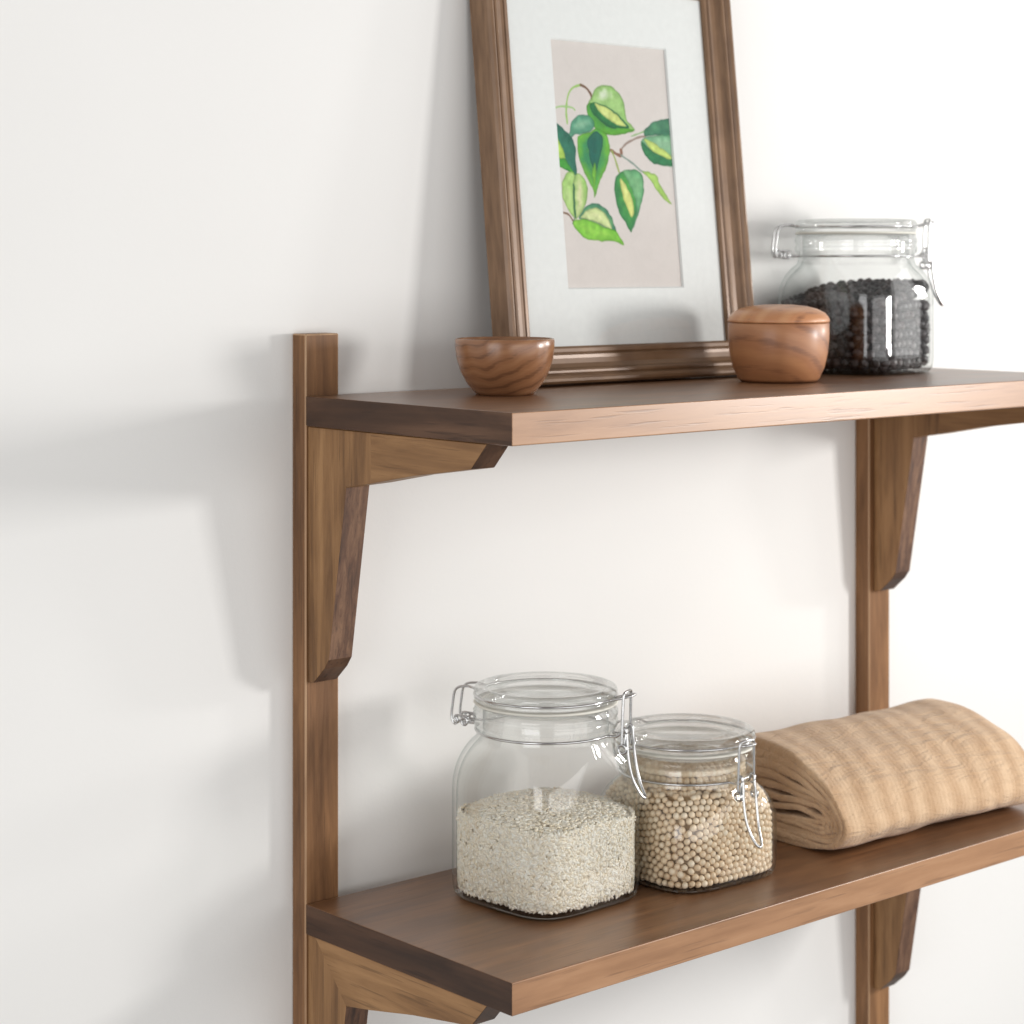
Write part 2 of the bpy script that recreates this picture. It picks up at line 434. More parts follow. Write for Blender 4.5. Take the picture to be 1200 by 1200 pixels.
# the print: pigment laid on a fine grid of paper
LEAVES=[((128, 178, 92),(158, 196, 122),[(0.331, 0.775), (0.354, 0.799), (0.406, 0.82), (0.446, 0.826), (0.504, 0.82), (0.56, 0.797), (0.594, 0.761), (0.607, 0.715), (0.622, 0.682), (0.677, 0.646), (0.605, 0.635), (0.524, 0.626), (0.426, 0.623), (0.35, 0.642), (0.298, 0.678), (0.28, 0.719), (0.292, 0.747)]),
((86, 160, 48),(52, 130, 60),[(0.291, 0.742), (0.347, 0.75), (0.43, 0.719), (0.532, 0.675), (0.608, 0.654), (0.677, 0.646), (0.605, 0.635), (0.524, 0.626), (0.426, 0.623), (0.35, 0.642), (0.298, 0.678), (0.28, 0.719)]),
((28, 100, 62),(40, 118, 66),[(0.307, 0.74), (0.351, 0.75), (0.433, 0.74), (0.527, 0.712), (0.593, 0.683), (0.628, 0.654), (0.528, 0.65), (0.431, 0.658), (0.357, 0.689), (0.318, 0.715)]),
((214, 222, 130),(222, 224, 150),[(0.352, 0.747), (0.423, 0.738), (0.517, 0.71), (0.582, 0.681), (0.605, 0.66), (0.53, 0.665), (0.454, 0.684), (0.39, 0.71), (0.359, 0.73)]),
((92, 170, 48),(34, 120, 72),[(0.202, 0.615), (0.291, 0.631), (0.351, 0.647), (0.417, 0.63), (0.446, 0.599), (0.444, 0.548), (0.406, 0.491), (0.349, 0.435), (0.287, 0.37), (0.286, 0.398), (0.252, 0.434), (0.203, 0.488), (0.178, 0.542), (0.179, 0.587)]),
((26, 98, 84),(18, 84, 78),[(0.31, 0.627), (0.359, 0.633), (0.394, 0.606), (0.382, 0.565), (0.346, 0.509), (0.306, 0.471), (0.282, 0.507), (0.27, 0.553), (0.267, 0.599)]),
((120, 185, 60),(110, 180, 60),[(0.311, 0.508), (0.316, 0.462), (0.293, 0.384), (0.29, 0.425), (0.283, 0.471)]),
((70, 140, 110),(140, 184, 150),[(0.116, 0.613), (0.131, 0.65), (0.163, 0.678), (0.214, 0.696), (0.272, 0.698), (0.318, 0.687), (0.334, 0.665), (0.322, 0.646), (0.271, 0.626), (0.212, 0.62), (0.154, 0.614), (0.112, 0.586), (0.101, 0.576), (0.101, 0.599)]),
((20, 92, 72),(28, 104, 80),[(-0.025, 0.659), (0.045, 0.648), (0.099, 0.626), (0.142, 0.596), (0.161, 0.56), (0.154, 0.505), (0.154, 0.455), (0.095, 0.467), (0.023, 0.489), (-0.032, 0.501)]),
((170, 205, 80),(190, 215, 100),[(-0.028, 0.637), (0.012, 0.611), (0.044, 0.575), (0.064, 0.539), (0.067, 0.512), (0.027, 0.52), (-0.017, 0.538)]),
((58, 150, 52),(88, 170, 60),[(-0.026, 0.542), (0.027, 0.522), (0.078, 0.511), (0.141, 0.459), (0.077, 0.472), (-0.014, 0.496)]),
((150, 196, 100),(176, 206, 130),[(0.044, 0.439), (0.075, 0.462), (0.124, 0.468), (0.14, 0.45), (0.121, 0.413), (0.115, 0.341), (0.116, 0.282), (0.073, 0.313), (0.032, 0.358), (0.025, 0.403)]),
((140, 190, 92),(208, 208, 160),[(0.141, 0.455), (0.189, 0.46), (0.227, 0.433), (0.234, 0.397), (0.21, 0.342), (0.167, 0.305), (0.115, 0.279), (0.115, 0.341), (0.117, 0.395)]),
((60, 120, 80),(60, 120, 80),[(0.116, 0.418), (0.129, 0.413), (0.124, 0.35), (0.124, 0.286), (0.111, 0.291), (0.11, 0.35)]),
((48, 116, 84),(96, 160, 96),[(0.154, 0.282), (0.167, 0.305), (0.218, 0.333), (0.297, 0.343), (0.372, 0.325), (0.425, 0.289), (0.444, 0.248), (0.446, 0.229), (0.351, 0.252), (0.258, 0.274)]),
((206, 218, 150),(224, 218, 172),[(0.164, 0.284), (0.19, 0.305), (0.246, 0.322), (0.304, 0.325), (0.359, 0.307), (0.398, 0.28), (0.416, 0.243), (0.352, 0.255), (0.258, 0.276)]),
((106, 184, 44),(146, 206, 70),[(0.095, 0.268), (0.163, 0.28), (0.258, 0.274), (0.351, 0.252), (0.437, 0.239), (0.474, 0.22), (0.507, 0.179), (0.44, 0.193), (0.324, 0.195), (0.209, 0.201), (0.137, 0.228)]),
((34, 116, 56),(60, 146, 56),[(0.465, 0.428), (0.489, 0.456), (0.542, 0.475), (0.613, 0.486), (0.681, 0.478), (0.714, 0.45), (0.716, 0.413), (0.693, 0.357), (0.644, 0.3), (0.585, 0.235), (0.565, 0.239), (0.531, 0.272), (0.48, 0.326), (0.464, 0.382)]),
((96, 160, 112),(132, 180, 134),[(0.551, 0.476), (0.613, 0.486), (0.681, 0.478), (0.714, 0.45), (0.716, 0.413), (0.693, 0.357), (0.644, 0.3), (0.591, 0.24), (0.632, 0.31), (0.63, 0.375), (0.59, 0.43)]),
((222, 220, 130),(226, 224, 150),[(0.521, 0.447), (0.554, 0.429), (0.597, 0.383), (0.619, 0.328), (0.597, 0.291), (0.567, 0.318), (0.535, 0.364), (0.516, 0.41)]),
((40, 104, 76),(74, 138, 96),[(0.758, 0.648), (0.823, 0.679), (0.919, 0.698), (1.033, 0.702), (1.022, 0.63), (0.928, 0.629), (0.847, 0.632), (0.764, 0.625)]),
((92, 156, 112),(130, 180, 140),[(0.732, 0.61), (0.764, 0.62), (0.847, 0.63), (1.021, 0.627), (1.013, 0.513), (0.889, 0.508), (0.799, 0.522), (0.743, 0.554), (0.722, 0.587)]),
((36, 112, 70),(50, 130, 74),[(0.726, 0.601), (0.778, 0.578), (0.875, 0.552), (1.016, 0.53), (1.013, 0.513), (0.889, 0.508), (0.799, 0.522), (0.743, 0.554)]),
((196, 214, 110),(206, 216, 120),[(0.752, 0.613), (0.812, 0.605), (0.9, 0.577), (0.985, 0.545), (0.971, 0.533), (0.875, 0.549), (0.787, 0.576)]),
((150, 194, 84),(176, 208, 110),[(0.712, 0.479), (0.782, 0.478), (0.841, 0.462), (0.857, 0.434), (0.902, 0.392), (0.95, 0.349), (0.888, 0.369), (0.831, 0.401), (0.796, 0.433), (0.759, 0.461)])]
STEMS=[((150, 196, 100),0.009,[(0.107, 0.659), (0.107, 0.713), (0.129, 0.769), (0.171, 0.802), (0.241, 0.817)]),
((110, 80, 60),0.01,[(0.241, 0.817), (0.287, 0.806), (0.322, 0.78), (0.325, 0.759)]),
((160, 200, 130),0.007,[(-0.018, 0.709), (0.056, 0.725), (0.151, 0.724), (0.178, 0.715)]),
((150, 130, 120),0.009,[(0.446, 0.562), (0.512, 0.544), (0.541, 0.54), (0.545, 0.564), (0.599, 0.593), (0.703, 0.619), (0.764, 0.625)]),
((140, 100, 80),0.013,[(0.459, 0.56), (0.512, 0.544), (0.542, 0.542), (0.543, 0.564)]),
((150, 170, 90),0.009,[(0.465, 0.557), (0.489, 0.521), (0.512, 0.475)]),
((130, 150, 140),0.009,[(0.542, 0.542), (0.627, 0.514), (0.702, 0.483), (0.741, 0.474)]),
((120, 90, 70),0.008,[(-0.003, 0.308), (0.062, 0.299), (0.096, 0.275)]),
((140, 180, 120),0.007,[(0.778, 0.649), (0.716, 0.636), (0.643, 0.622)]),
((90, 110, 90),0.006,[(0.094, 0.264), (0.111, 0.286), (0.122, 0.341)])]

def build_print():
    W, H = 250, 384
    gu, gv = np.meshgrid((np.arange(W) + .5) / W, (np.arange(H) + .5) / H)
    asp = (OS1 - OS0) / (OX1 - OX0)
    def sm_noise(n, seed):
        r_ = np.random.default_rng(seed); g = r_.random((int(n * asp) + 3, n + 3))
        x = gu * n; y = gv * asp * n; xi = x.astype(int); yi = y.astype(int); fx = x - xi; fy = y - yi
        fx = fx * fx * (3 - 2 * fx); fy = fy * fy * (3 - 2 * fy)
        yi = np.clip(yi, 0, g.shape[0] - 2)
        return (g[yi, xi] * (1 - fx) + g[yi, xi + 1] * fx) * (1 - fy) + (g[yi + 1, xi] * (1 - fx) + g[yi + 1, xi + 1] * fx) * fy
    n1 = sm_noise(14, 1); n2 = sm_noise(34, 2); n3 = sm_noise(80, 3)
    paper = np.array([221, 213, 209.]) / 255
    img = np.ones((H, W, 3)) * paper + ((n3 - .5) * .012 + (n1 - .5) * .012)[..., None]
    wx = gu + (n2 - .5) * .010; wy = gv + (sm_noise(34, 9) - .5) * .010 / asp
    def segd(x, y, a, b):
        ax, ay = a; bx, by = b; dx, dy = bx - ax, (by - ay) * asp
        px_, py_ = x - ax, (y - ay) * asp
        t = np.clip((px_ * dx + py_ * dy) / (dx * dx + dy * dy + 1e-12), 0, 1)
        return np.hypot(px_ - t * dx, py_ - t * dy), t
    def stems():
        for c, w, P in STEMS:
            Q = smooth_line([(a, b, 0) for a, b in P], 5)
            d = np.full((H, W), 9.)
            for a, b in zip(Q[:-1], Q[1:]):
                d = np.minimum(d, segd(gu, gv, a[:2], b[:2])[0])
            al = np.clip((w * (.5 + .5 * n2) - d) / .006 + .5, 0, 1)[..., None] * .9
            img[:] = img * (1 - al) + al * np.array(c) / 255
    stems()
    for ca, cb, P in LEAVES:
        Q = [q[:2] for q in smooth_line([(a, b, 0) for a, b in P], 4, True)]
        ins = np.zeros((H, W), bool); d = np.full((H, W), 9.)
        for (a, b) in zip(Q, Q[1:] + Q[:1]):
            cond = ((a[1] > wy) != (b[1] > wy)) & (wx < (b[0] - a[0]) * (wy - a[1]) / (b[1] - a[1] + 1e-12) + a[0])
            ins ^= cond; d = np.minimum(d, segd(wx, wy, a, b)[0])
        sd = np.where(ins, d, -d)
        al = np.clip(sd / .008 + .5, 0, 1)
        inner = np.clip(sd / .055, 0, 1) * .80 + (n2 - .5) * .40 + (n1 - .5) * .9
        inner = np.clip(inner, 0, 1)[..., None]
        col = np.array(ca) / 255 * (1 - inner) + np.array(cb) / 255 * inner
        rim = np.exp(-(sd / .008) ** 2)[..., None] * .22
        col = col * (1 - rim) * (1.06 + (n3 - .5) * .07)[..., None] * (1 + (n2 - .5) * .14)[..., None]
        al = (al * .90)[..., None]
        img[:] = img * (1 - al) + al * np.clip(col, 0, 1)
    # pale wet highlight on the top leaf, fine veins
    hl = np.clip(1.3 - np.hypot((gu - .43) / .055, (gv - .785) * asp / .035) + (n2 - .5) * .9, 0, 1)[..., None] * .6
    img[:] = img * (1 - hl) + hl * np.array([.95, .95, .95])
    img = np.clip(img, 0, 1)
    lin = np.where(img <= .04045, img / 12.92, ((img + .055) / 1.055) ** 2.4)
    xs = np.linspace(px(OX0 - .001), px(OX1 + .001), W + 1); ss = np.linspace(OS0 - .001, OS1 + .001, H + 1)
    X, S = np.meshgrid(xs, ss)
    V = np.stack([X, np.full_like(X, .0017), S], -1).reshape(-1, 3)
    i = np.arange(H)[:, None] * (W + 1) + np.arange(W)[None]
    F = np.stack([i, i + 1, i + W + 2, i + W + 1], -1).reshape(-1, 4)
    me = bpy.data.meshes.new('print')
    me.vertices.add(len(V)); me.vertices.foreach_set('co', V.astype(np.float32).ravel())
    me.loops.add(F.size); me.loops.foreach_set('vertex_index', F.astype(np.int32).ravel())
    me.polygons.add(len(F)); me.polygons.foreach_set('loop_start', np.arange(0, F.size, 4, dtype=np.int32))
    me.update(calc_edges=True)
    ca_ = me.color_attributes.new('ink', 'FLOAT_COLOR', 'CORNER')
    colr = np.concatenate([lin.reshape(-1, 3), np.ones((W * H, 1))], 1)
    ca_.data.foreach_set('color', np.repeat(colr, 4, axis=0).astype(np.float32).ravel())
    return me
link('print', build_print(), M_print, pic, False)

# ------------------------------------------------------------------ wooden bowl
bw = lathe('wooden_bowl', [(0, .0022), (.0165, .0020), (.0175, .0), (.0195, .0), (.0215, .0022), (.0262, .0078), (.0308, .0160), (.0335, .0250), (.0345, .0330), (.0346, .0378), (.0341, .0388), (.0332, .0390), (.0325, .0384),
                            (.0320, .0330), (.0300, .0210), (.0250, .0110), (.0160, .0060), (0, .0050)], 96)
b = link('wooden_bowl', bw, M_bowl)
b.location = (.9751, -.0935, ZU); b.rotation_euler = (0, 0, R(40))
tag(b, 'small open round bowl of striped polished wood at shelf end', 'bowl')

# ------------------------------------------------------------------ lidded wooden box
bx = tag(empty('wooden_box', (1.2378, -.1130, ZU), (0, 0, R(-41))), 'round orange-brown wooden pot with domed lid before the berry jar', 'pot')
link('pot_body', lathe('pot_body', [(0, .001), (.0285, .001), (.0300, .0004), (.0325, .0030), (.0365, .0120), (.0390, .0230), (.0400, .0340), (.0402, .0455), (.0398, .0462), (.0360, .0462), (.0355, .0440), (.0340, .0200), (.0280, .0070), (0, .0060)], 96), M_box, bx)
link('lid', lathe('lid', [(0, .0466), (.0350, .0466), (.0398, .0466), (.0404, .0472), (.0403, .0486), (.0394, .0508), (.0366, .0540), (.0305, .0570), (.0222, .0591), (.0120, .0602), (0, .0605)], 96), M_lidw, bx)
bx.scale = (.965, .965, .98)

# ------------------------------------------------------------------ clip-top glass jars
A_SQ, N_SQ = .0527, 4.1
def rsq(phi):
    return A_SQ / (np.abs(np.cos(phi)) ** N_SQ + np.abs(np.sin(phi)) ** N_SQ) ** (1 / N_SQ)
def body_radius(phi, z, zs0, zs1, rn=.0470):
    """outer radius of the jar wall at height z: rounded square below zs0, round neck above zs1"""
    t = np.clip((z - zs0) / (zs1 - zs0), 0, 1)
    m = np.where(t < 1, 1 - (1 - t ** 2.3) ** .85, 1.0)
    base = np.clip(z / .011, 0, 1)
    shrink = 1 - .085 * (1 - np.sqrt(np.clip(1 - (1 - base) ** 2, 0, 1)))
    return (rsq(phi) * (1 - m) + rn * m) * shrink
def jar_glass(zs0, zs1, zr):
    seg = 128; ph = np.arange(seg) * 2 * np.pi / seg
    rows = []
    def row(f_, z): rows.append((f_, z))
    row(lambda p: rsq(p) * .10, .0022); row(lambda p: rsq(p) * .70, .0016); row(lambda p: rsq(p) * .80, .0000); row(lambda p: rsq(p) * .885, .0000)
    for z in (.0008, .0022, .0042, .007, .011, .016, .03):
        if z < zs0: row(lambda p, z=z: body_radius(p, z, zs0, zs1), z)
    for k in range(15):
        z = zs0 + (zs1 - zs0) * k / 14; row(lambda p, z=z: body_radius(p, z, zs0, zs1), z)
    for r_, dz in ((.0462, -.002), (.0460, .0), (.0463, .0018), (.0484, .0036), (.0487, .0070), (.0480, .0085), (.0478, .0100), (.0487, .0116), (.0487, .0140), (.0474, .0158), (.0474, .0178), (.0450, .0184), (.0425, .0178), (.0423, .0120), (.0423, -.002)):
        row(lambda p, r_=r_: 0 * p + r_, zr + dz)
    th = .0028
    for k in range(14, -1, -1):
        z = zs0 + (zs1 - zs0) * k / 14
        row(lambda p, z=z: body_radius(p, z + .001, zs0, zs1) - th, z - .001)
    for z in (.03, .016, .0085):
        if z < zs0 - .002: row(lambda p, z=z: body_radius(p, z, zs0, zs1) - th, z)
    row(lambda p: rsq(p) * .90, .0050); row(lambda p: rsq(p) * .80, .0040); row(lambda p: rsq(p) * .10, .0038)
    V = []; F = []
    for f_, z in rows:
        r_ = f_(ph); V += list(zip(r_ * np.cos(ph), r_ * np.sin(ph), np.full(seg, z)))
    n = len(rows)
    for i in range(n - 1):
        for k in range(seg):
            a, b = i * seg, (i + 1) * seg
            F.append((a + k, a + (k + 1) % seg, b + (k + 1) % seg, b + k))
    F.append(tuple(range(seg))[::-1]); F.append(tuple((n - 1) * seg + k for k in range(seg)))
    me = mesh('jar_body', V, F)
    bm = bmesh.new(); bm.from_mesh(me); bmesh.ops.recalc_face_normals(bm, faces=bm.faces); bm.to_mesh(me); bm.free()
    return me
def ring(rad, z, n=72):
    return ([(rad * math.cos(2 * math.pi * k / n), rad * math.sin(2 * math.pi * k / n), z) for k in range(n)], True)

def make_jar(loc, rot, latch_dir, zs0, zs1, zr, label):
    """rot: turn of the square body; latch_dir: world angle at which the latch sits"""
    j = tag(empty('glass_jar', loc, (0, 0, rot)), label, 'jar', 'clip-top glass jars')
    j.scale = (1.035, 1.035, 1)
    link('jar_body', jar_glass(zs0, zs1, zr), jar_glass_mat(zr), j)
    lid = link('lid', lathe('lid', [(0, .0130), (.0360, .0130), (.0395, .0140), (.0402, .0160), (.0402, .0195), (.0470, .0203), (.0482, .0215), (.0482, .0228), (.0468, .0238), (.0468, .0248), (.0482, .0258), (.0484, .0272),
                         (.0476, .0294), (.0455, .0304), (.0425, .0304), (.0405, .0292), (.0395, .0274), (.0370, .0268), (.0300, .0270), (.0293, .0276), (.0270, .0276), (.0262, .0270), (0, .0268)], 96), M_lidglass, j)
    lid.location = (0, 0, zr)
    g = link('gasket', lathe('gasket', [(.0420, .0181), (.0478, .0181), (.0486, .0190), (.0478, .0199), (.0420, .0199)], 80, closed=True), M_gasket, lid)
    a = latch_dir - rot
    ca, sa = math.cos(a), math.sin(a)
    def L(r_, t, z): return (r_ * ca - t * sa, r_ * sa + t * ca, zr + z)
    zl = .0243
    wr = .00092
    def arc(z, rad, gap_h, gap_l, n=40):
        """two side arcs of a ring, open at the hinge (a+pi) by gap_h and at the latch (a) by gap_l"""
        out = []
        for sgn in (1, -1):
            th0, th1 = gap_l, math.pi - gap_h
            out.append([L(rad * math.cos(sgn * (th0 + (th1 - th0) * k / n)), rad * math.sin(sgn * (th0 + (th1 - th0) * k / n)), z) for k in range(n + 1)])
        return out
    # wire round the lid, running out to the hinge on one side and to the clip loop on the other
    lines = []
    for sgn, pts in zip((1, -1), arc(zl, .0478, .15, .15)):
        t = sgn * .0068
        hinge = [L(-.0540, t, zl + .0016), L(-.0610, t, zl + .0006), L(-.0645, t, zl - .0030), L(-.0660, t, zl - .0120), L(-.0668, t, zl - .0200), L(-.0655, t, zl - .0247), L(-.0632, t, zl - .0250), L(-.0622, t, zl - .0228), L(-.0634, t, zl - .0205)]
        clip = [L(.0500, t, zl + .0004), L(.0540, t * 1.02, zl + .0016), L(.0590, t * .95, zl + .0030), L(.0625, t * .6, zl + .0040), L(.0633, 0, zl + .0042)]
        lines.append((smooth_line(clip[::-1], 5)[:-1] + pts + smooth_line(hinge, 5), False))
    link('lid_wire', tubes('lid_wire', lines, wr, 8), M_steel, j)
    # wire round the neck, with small legs at the hinge
    lines = []
    for sgn, pts in zip((1, -1), arc(0.0, .0470, .13, .12)):
        t = sgn * .0054
        hinge = [L(-.0520, t, 0.0), L(-.0590, t, .0004), L(-.0640, t, .0010), L(-.0650, t, .0030), L(-.0630, t, .0044), L(-.0560, t, .0040), L(-.0545, t, .0030)]
        clip = [L(.0490, t, .0), L(.0530, t, .0002), L(.0560, t, .0030), L(.0572, t, .0060), L(.0590, t * 1.1, .0064), L(.0602, t * 1.1, .0036), L(.0590, t, .0008), L(.0572, t, .0010)]
        lines.append((smooth_line(clip[::-1], 5)[:-1] + pts + smooth_line(hinge, 5), False))
    lines.append((smooth_line([L(-.0634, -.0088, -.0008), L(-.0634, 0, -.0006), L(-.0634, .0088, -.0008)], 4), False))
    for t in (-.0100, .0100):
        lines.append(([L(-.0575 + .0022 * math.cos(q), t * .62, .0008 + .0026 * math.sin(q)) for q in np.linspace(0, 2 * math.pi, 14, endpoint=False)], True))
    link('neck_wire', tubes('neck_wire', lines, wr, 8), M_steel, j)
    # latch: upright link hooked over the clip loop, ending in eyes; lever hangs from them
    lt = link('latch', tubes('latch', [(smooth_line([L(.0575, -.0078, -.0060), L(.0578, -.0076, .0060), L(.0582, -.0072, .0200), L(.0586, -.0066, zl + .0046), L(.0592, -.0040, zl + .0064), L(.0594, 0, zl + .0066),
                                                  L(.0592, .0040, zl + .0064), L(.0586, .0066, zl + .0046), L(.0582, .0072, .0200), L(.0578, .0076, .0060), L(.0575, .0078, -.0060)], 6), False)]
              + [([L(.0580 + .0029 * math.cos(q), s_ * .0078, -.0075 + .0029 * math.sin(q)) for q in np.linspace(0, 2 * math.pi, 16, endpoint=False)], True) for s_ in (-1, 1)], wr * 1.05, 8), M_steel, j)
    lv = [L(.0586, -.0066, -.0070), L(.0596, -.0064, -.0010), L(.0600, -.0058, .0028), L(.0606, -.0056, -.0010), L(.0612, -.0060, -.0100), L(.0630, -.0058, -.0220), L(.0655, -.0046, -.0310), L(.0695, -.0026, -.0390), L(.0710, 0, -.0410)]
    lv2 = [L(r_, -t, z) for (r_, t, z) in [(.0695, -.0026, -.0390), (.0655, -.0046, -.0310), (.0630, -.0058, -.0220), (.0612, -.0060, -.0100), (.0606, -.0056, -.0010), (.0600, -.0058, .0028), (.0596, -.0064, -.0010), (.0586, -.0066, -.0070)]]
    link('lever', tubes('lever', [(smooth_line(lv + lv2, 6), False)], wr * 1.1, 8), M_steel, lt)
    return j

def wall_points(n, zlo, zhi, off, zs0, zs1, jitter=0.0):
    ph = rng.random(n) * 2 * np.pi; z = zlo + rng.random(n) * (zhi - zlo)
    return ph, z
def relax_shell(n, d, zlo, ztop, inner, it=70):
    """n balls of diameter d spread evenly over the inside of the jar wall and the top of the heap"""
    p = rng.normal(size=(n, 3)) * .03; p[:, 2] = zlo + rng.random(n) * (ztop - zlo)
    ntop = int(n * (.0060 / (.0060 + .33 * (ztop - zlo))))
    ds = d * (.93 + .16 * rng.random(n)); dd = (ds[:, None] + ds[None]) / 2 * 1.03
    top = np.zeros(n, bool); top[:ntop] = True
    def project(p):
        rr = np.hypot(p[:, 0], p[:, 1]) + 1e-9; ph = np.arctan2(p[:, 1], p[:, 0])
        p[~top, 2] = np.clip(p[~top, 2], zlo, ztop)
        lim = inner(ph, p[:, 2]) - d / 2
        k = lim / rr
        k = np.where(top, np.minimum(k, 1), k)
        p[:, 0] *= k; p[:, 1] *= k
        p[top, 2] = ztop - .0004 + .0
        return p
    p = project(p)
    for i in range(it):
        D = p[:, None, :] - p[None]
        q = np.sqrt((D ** 2).sum(-1)) + 1e-9
        w = np.clip(dd * (1.10 if i < it * .6 else 1.0) - q, 0, None); np.fill_diagonal(w, 0)
        p = p + (D / q[..., None] * w[..., None]).sum(1) * .32
        p = project(p)
    return p
def rand_rots(n, flat=None):
    q = rng.normal(size=(n, 4)); q /= np.linalg.norm(q, axis=1)[:, None]
    w, x, y, z = q.T
    return np.stack([1 - 2 * (y * y + z * z), 2 * (x * y - z * w), 2 * (x * z + y * w), 2 * (x * y + z * w), 1 - 2 * (x * x + z * z), 2 * (y * z - x * w),
                     2 * (x * z - y * w), 2 * (y * z + x * w), 1 - 2 * (x * x + y * y)], -1).reshape(n, 3, 3)
def core_mesh(name, zlo, ztop, inner, off, seg=64, dome=0.0):
    ph = np.arange(seg) * 2 * np.pi / seg; V = []; F = []
    zs = np.linspace(zlo, ztop, 16)
    for z in zs:
        r_ = inner(ph, np.full(seg, z)) - off; V += list(zip(r_ * np.cos(ph), r_ * np.sin(ph), np.full(seg, z)))
    for i in range(15):
        for k in range(seg): F.append((i * seg + k, i * seg + (k + 1) % seg, (i + 1) * seg + (k + 1) % seg, (i + 1) * seg + k))
    F.append(tuple(range(seg))[::-1])
    for j in range(1, 6):
        r_ = (inner(ph, np.full(seg, ztop)) - off) * (1 - j / 6)
        V += list(zip(r_ * np.cos(ph), r_ * np.sin(ph), np.full(seg, ztop + dome * (1 - (1 - j / 6) ** 2.2))))
        for k in range(seg): F.append(((14 + j) * seg + k, (14 + j) * seg + (k + 1) % seg, (15 + j) * seg + (k + 1) % seg, (15 + j) * seg + k))
    F.append(tuple(20 * seg + k for k in range(seg)))
    return np.array(V), F
def join_meshes(name, me, V2, F2):
    """append polygons (V2, F2) with material index 1"""
    bm = bmesh.new(); bm.from_mesh(me)
    vs = [bm.verts.new(tuple(map(float, v))) for v in V2]
    for f_ in F2: bm.faces.new([vs[i] for i in f_]).material_index = 1
    bm.to_mesh(me); bm.free(); return me

CD = R(-41.5)                       # world angle pointing across the picture to the right
# --- rice jar
JR = dict(zs0=.072, zs1=.1105, zr=.1160)
jr = make_jar((.9990, -.1094, ZL), R(2), CD - R(24), label='tallest clip-top glass jar, half full of white rice, nearest the shelf end', **JR)
inn = lambda ph, z: body_radius(ph, z, JR['zs0'], JR['zs1']) * 1.035 - .0031
def rice():
    n = 15000
    ph = rng.random(n) * 2 * np.pi; z = .0060 + rng.random(n) * (.0523 + .0006 * np.sin(ph * 3))
    nt = 5600; lay = rng.random(n) * .0017 + .0009
    rr = inn(ph, z) - lay
    P = np.stack([rr * np.cos(ph), rr * np.sin(ph), z], -1)
    pt = rng.random(nt) * 2 * np.pi; rt = np.sqrt(rng.random(nt)) * (inn(pt, .06) - .0009)
    hump = .0574 + .0095 * (1 - (rt / .058) ** 2.6) + .0004 * np.sin(pt * 2 + 1) * (rt / .05) - rng.random(nt) * .0022
    P = np.concatenate([P, np.stack([rt * np.cos(pt), rt * np.sin(pt), hump], -1)])
    N = len(P)
    nrm = np.stack([np.cos(ph), np.sin(ph), 0 * ph], -1); nrm = np.concatenate([nrm, np.tile([0, 0, 1.], (nt, 1))])
    ax = rng.normal(size=(N, 3)); ax -= nrm * (ax * nrm).sum(1)[:, None] * .90; ax /= np.linalg.norm(ax, axis=1)[:, None]
    b_ = np.cross(nrm, ax); b_ /= np.linalg.norm(b_, axis=1)[:, None]; c_ = np.cross(ax, b_)
    ln = (2.35 + rng.random(N) * .8) * 1e-3; wd = (1.0 + rng.random(N) * .22) * 1e-3
    M = np.stack([ax * ln[:, None], b_ * wd[:, None], c_ * wd[:, None] * .8], -1)
    v, f_ = ico(1)
    me = scatter('rice', v, f_, P, M)
    return join_meshes('rice', me, *core_mesh('c', .0075, .0554, inn, .0032, dome=.0094))
o = link('rice', rice(), [M_rice, M_rcore]); o.location = jr.location; o.rotation_euler = jr.rotation_euler
tag(o, 'white rice grains heaped in the tallest glass jar', 'rice', kind='stuff')

# --- bean jar
JB = dict(zs0=.037, zs1=.0670, zr=.0735)
jb = make_jar((1.1150, -.1326, ZL), R(-3), CD - R(50), label='low clip-top glass jar full of pale beans beside the tan towel', **JB)
def inn_b(ph, z): return np.minimum(body_radius(ph, z, JB['zs0'], JB['zs1']) * 1.035 - .0030, np.where(z > .065, .0432, 1))
def beans():
    d = .0049
    p = relax_shell(1500, d, .0066, .0800, inn_b, 110)
    q = p.copy(); q[:, :2] *= (1 - .0040 / np.hypot(q[:, 0], q[:, 1]))[:, None]; q[:, 2] -= .0014; q[:, :2] += rng.normal(size=(len(q), 2)) * .0012
    P = np.concatenate([p, q]); N = len(P)
    s_ = d / 2 * (.94 + rng.random(N) * .16)
    M = rand_rots(N) * s_[:, None, None]; M[:, :, 2] *= .92
    v, f_ = ico(2)
    me = scatter('beans', v, f_, P, M)
    return join_meshes('beans', me, *core_mesh('c', .0075, .0765, inn_b, .0074))
o = link('beans', beans(), [M_bean, M_bcore]); o.location = jb.location; o.rotation_euler = jb.rotation_euler
tag(o, 'round pale dried beans filling the low glass jar', 'beans', kind='stuff')

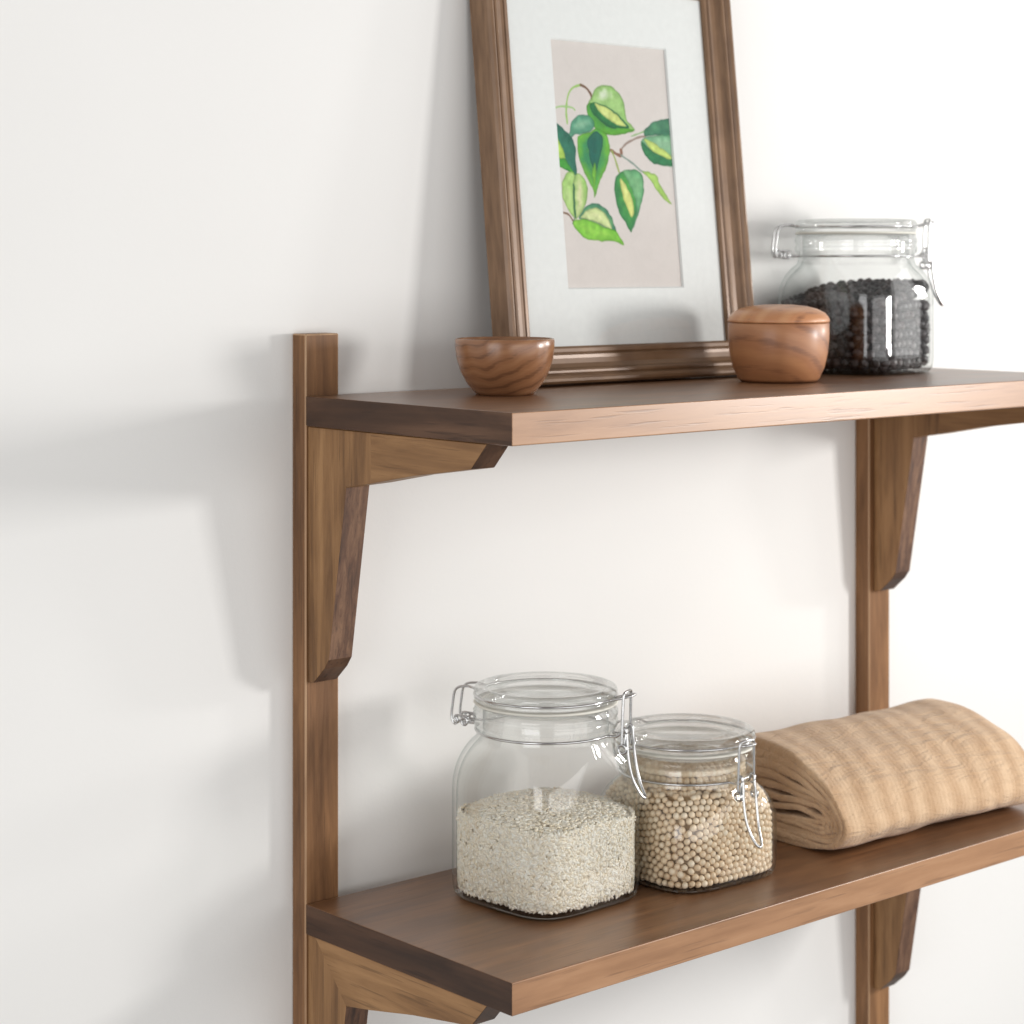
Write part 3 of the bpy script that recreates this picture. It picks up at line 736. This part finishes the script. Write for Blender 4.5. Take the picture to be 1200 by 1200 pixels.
# --- berry jar
JK = dict(zs0=.060, zs1=.0900, zr=.0965)
jk = make_jar((1.3900, -.0640, ZU), R(8), CD + R(5), label='clip-top glass jar of dark dried berries on the upper board', **JK)
inn_k = lambda ph, z: body_radius(ph, z, JK['zs0'], JK['zs1']) * 1.035 - .0031
def berries():
    d = .0086
    p = relax_shell(430, d, .0100, .0640, inn_k, 60)
    p[:, 2] += np.where(p[:, 2] > .058, .010 * p[:, 0] / .05, 0)
    q = p.copy(); q[:, :2] *= (1 - .0050 / np.hypot(q[:, 0], q[:, 1]))[:, None]; q[:, 2] -= .003
    P = np.concatenate([p, q]); N = len(P)
    v, f_ = ico(3)
    rr = 1 + .10 * np.sin(v[:, 0] * 8 + np.sin(v[:, 1] * 6) * 2) + .08 * np.sin(v[:, 2] * 12 + v[:, 1] * 6)
    v = v * rr[:, None]
    s_ = d / 2 * (.88 + rng.random(N) * .25)
    M = rand_rots(N) * s_[:, None, None]; M[:, :, 2] *= .8
    me = scatter('berries', v, f_, P, M)
    return join_meshes('berries', me, *core_mesh('c', .0075, .056, inn_k, .0080))
o = link('berries', berries(), [M_berry, M_kcore]); o.location = jk.location; o.rotation_euler = jk.rotation_euler
tag(o, 'wrinkled blue-black dried berries in the upper glass jar', 'berries', kind='stuff')

# ------------------------------------------------------------------ rolled towel
def towel():
    outer = [(-.045, 1.1547), (-.085, 1.1543), (-.135, 1.1543), (-.165, 1.1553), (-.184, 1.1605), (-.1930, 1.1690), (-.1915, 1.1815), (-.1780, 1.1985), (-.1590, 1.2110), (-.1350, 1.2200), (-.1040, 1.2258), (-.0740, 1.2230), (-.052, 1.2100), (-.040, 1.1850)]
    Py, Pz = -.171, 1.1740
    line = []; turns = 7.4; n = len(outer)
    for i in range(int(n * turns)):
        y, z = outer[i % n]; s = max(1 - .132 * (i / n), .05)
        z2 = Pz + (z - Pz) * s + .0012 * math.sin(i * 1.7) * (i > n)
        back = 1 - .06 * (i / n) if i < n * 4 else .76 - .09 * (i / n - 4)
        y2 = Py + (y - Py) * s if y < Py else Py + (y - Py) * max(back, .10)
        line.append((y2, z2))
    line = [(a, b, 0) for a, b in line]
    C = np.array(smooth_line(line, 5))[:, :2]
    T = np.gradient(C, axis=0); T /= np.linalg.norm(T, axis=1)[:, None] + 1e-9
    Nn = np.stack([-T[:, 1], T[:, 0]], 1)
    hv = .0021 + .0026 * np.clip((C[:, 0] - Py) / .06, 0, 1) * np.clip(np.abs(C[:, 1] - Pz) / .03, 0, 1)
    xs = [0, .0006, .0018, .0035] + list(np.linspace(.012, .225, 22))
    inset = [.55, .22, .05, 0] + [0] * 22
    V = []; F = []; m = len(C)
    wob = np.convolve(rng.normal(size=m + 20), np.ones(20) / 20, 'valid')[:m]
    for j, (x, ins) in enumerate(zip(xs, inset)):
        for sgn in (1, -1):
            for i in range(m):
                amp = (.0006 * math.sin(i * .31 + x * 40) + .0006 * math.sin(i * .17 - x * 95) + .0005 * math.sin(i * .73 + x * 23)) * (1 if 0.003 < x else .7)
                c = C[i] + Nn[i] * (sgn * hv[i] * (1 - ins) + amp)
                V.append((x + wob[i] * .0035 * math.exp(-x / .01), c[0], max(c[1], 1.1522)))
    for j in range(len(xs) - 1):
        for s_ in (0, 1):
            a = (j * 2 + s_) * m; b = ((j + 1) * 2 + s_) * m
            for i in range(m - 1): F.append((a + i, a + i + 1, b + i + 1, b + i))
        for i in (0, m - 1):
            F.append((j * 2 * m + i, (j * 2 + 1) * m + i, ((j + 1) * 2 + 1) * m + i, (j + 1) * 2 * m + i))
    for j in (0, len(xs) - 1):
        a = j * 2 * m; b = a + m
        for i in range(m - 1): F.append((a + i, a + i + 1, b + i + 1, b + i))
    V = [(x, y + .11, z - ZL) for x, y, z in V]
    me = mesh('towel', V, F)
    bm = bmesh.new(); bm.from_mesh(me); bmesh.ops.recalc_face_normals(bm, faces=bm.faces); bm.to_mesh(me); bm.free()
    return me
o = link('towel', towel(), M_towel); o.location = (1.2250, -.11, ZL); o.rotation_euler = (0, 0, R(-3))
tag(o, 'tan cotton towel rolled up on the lower board', 'towel')
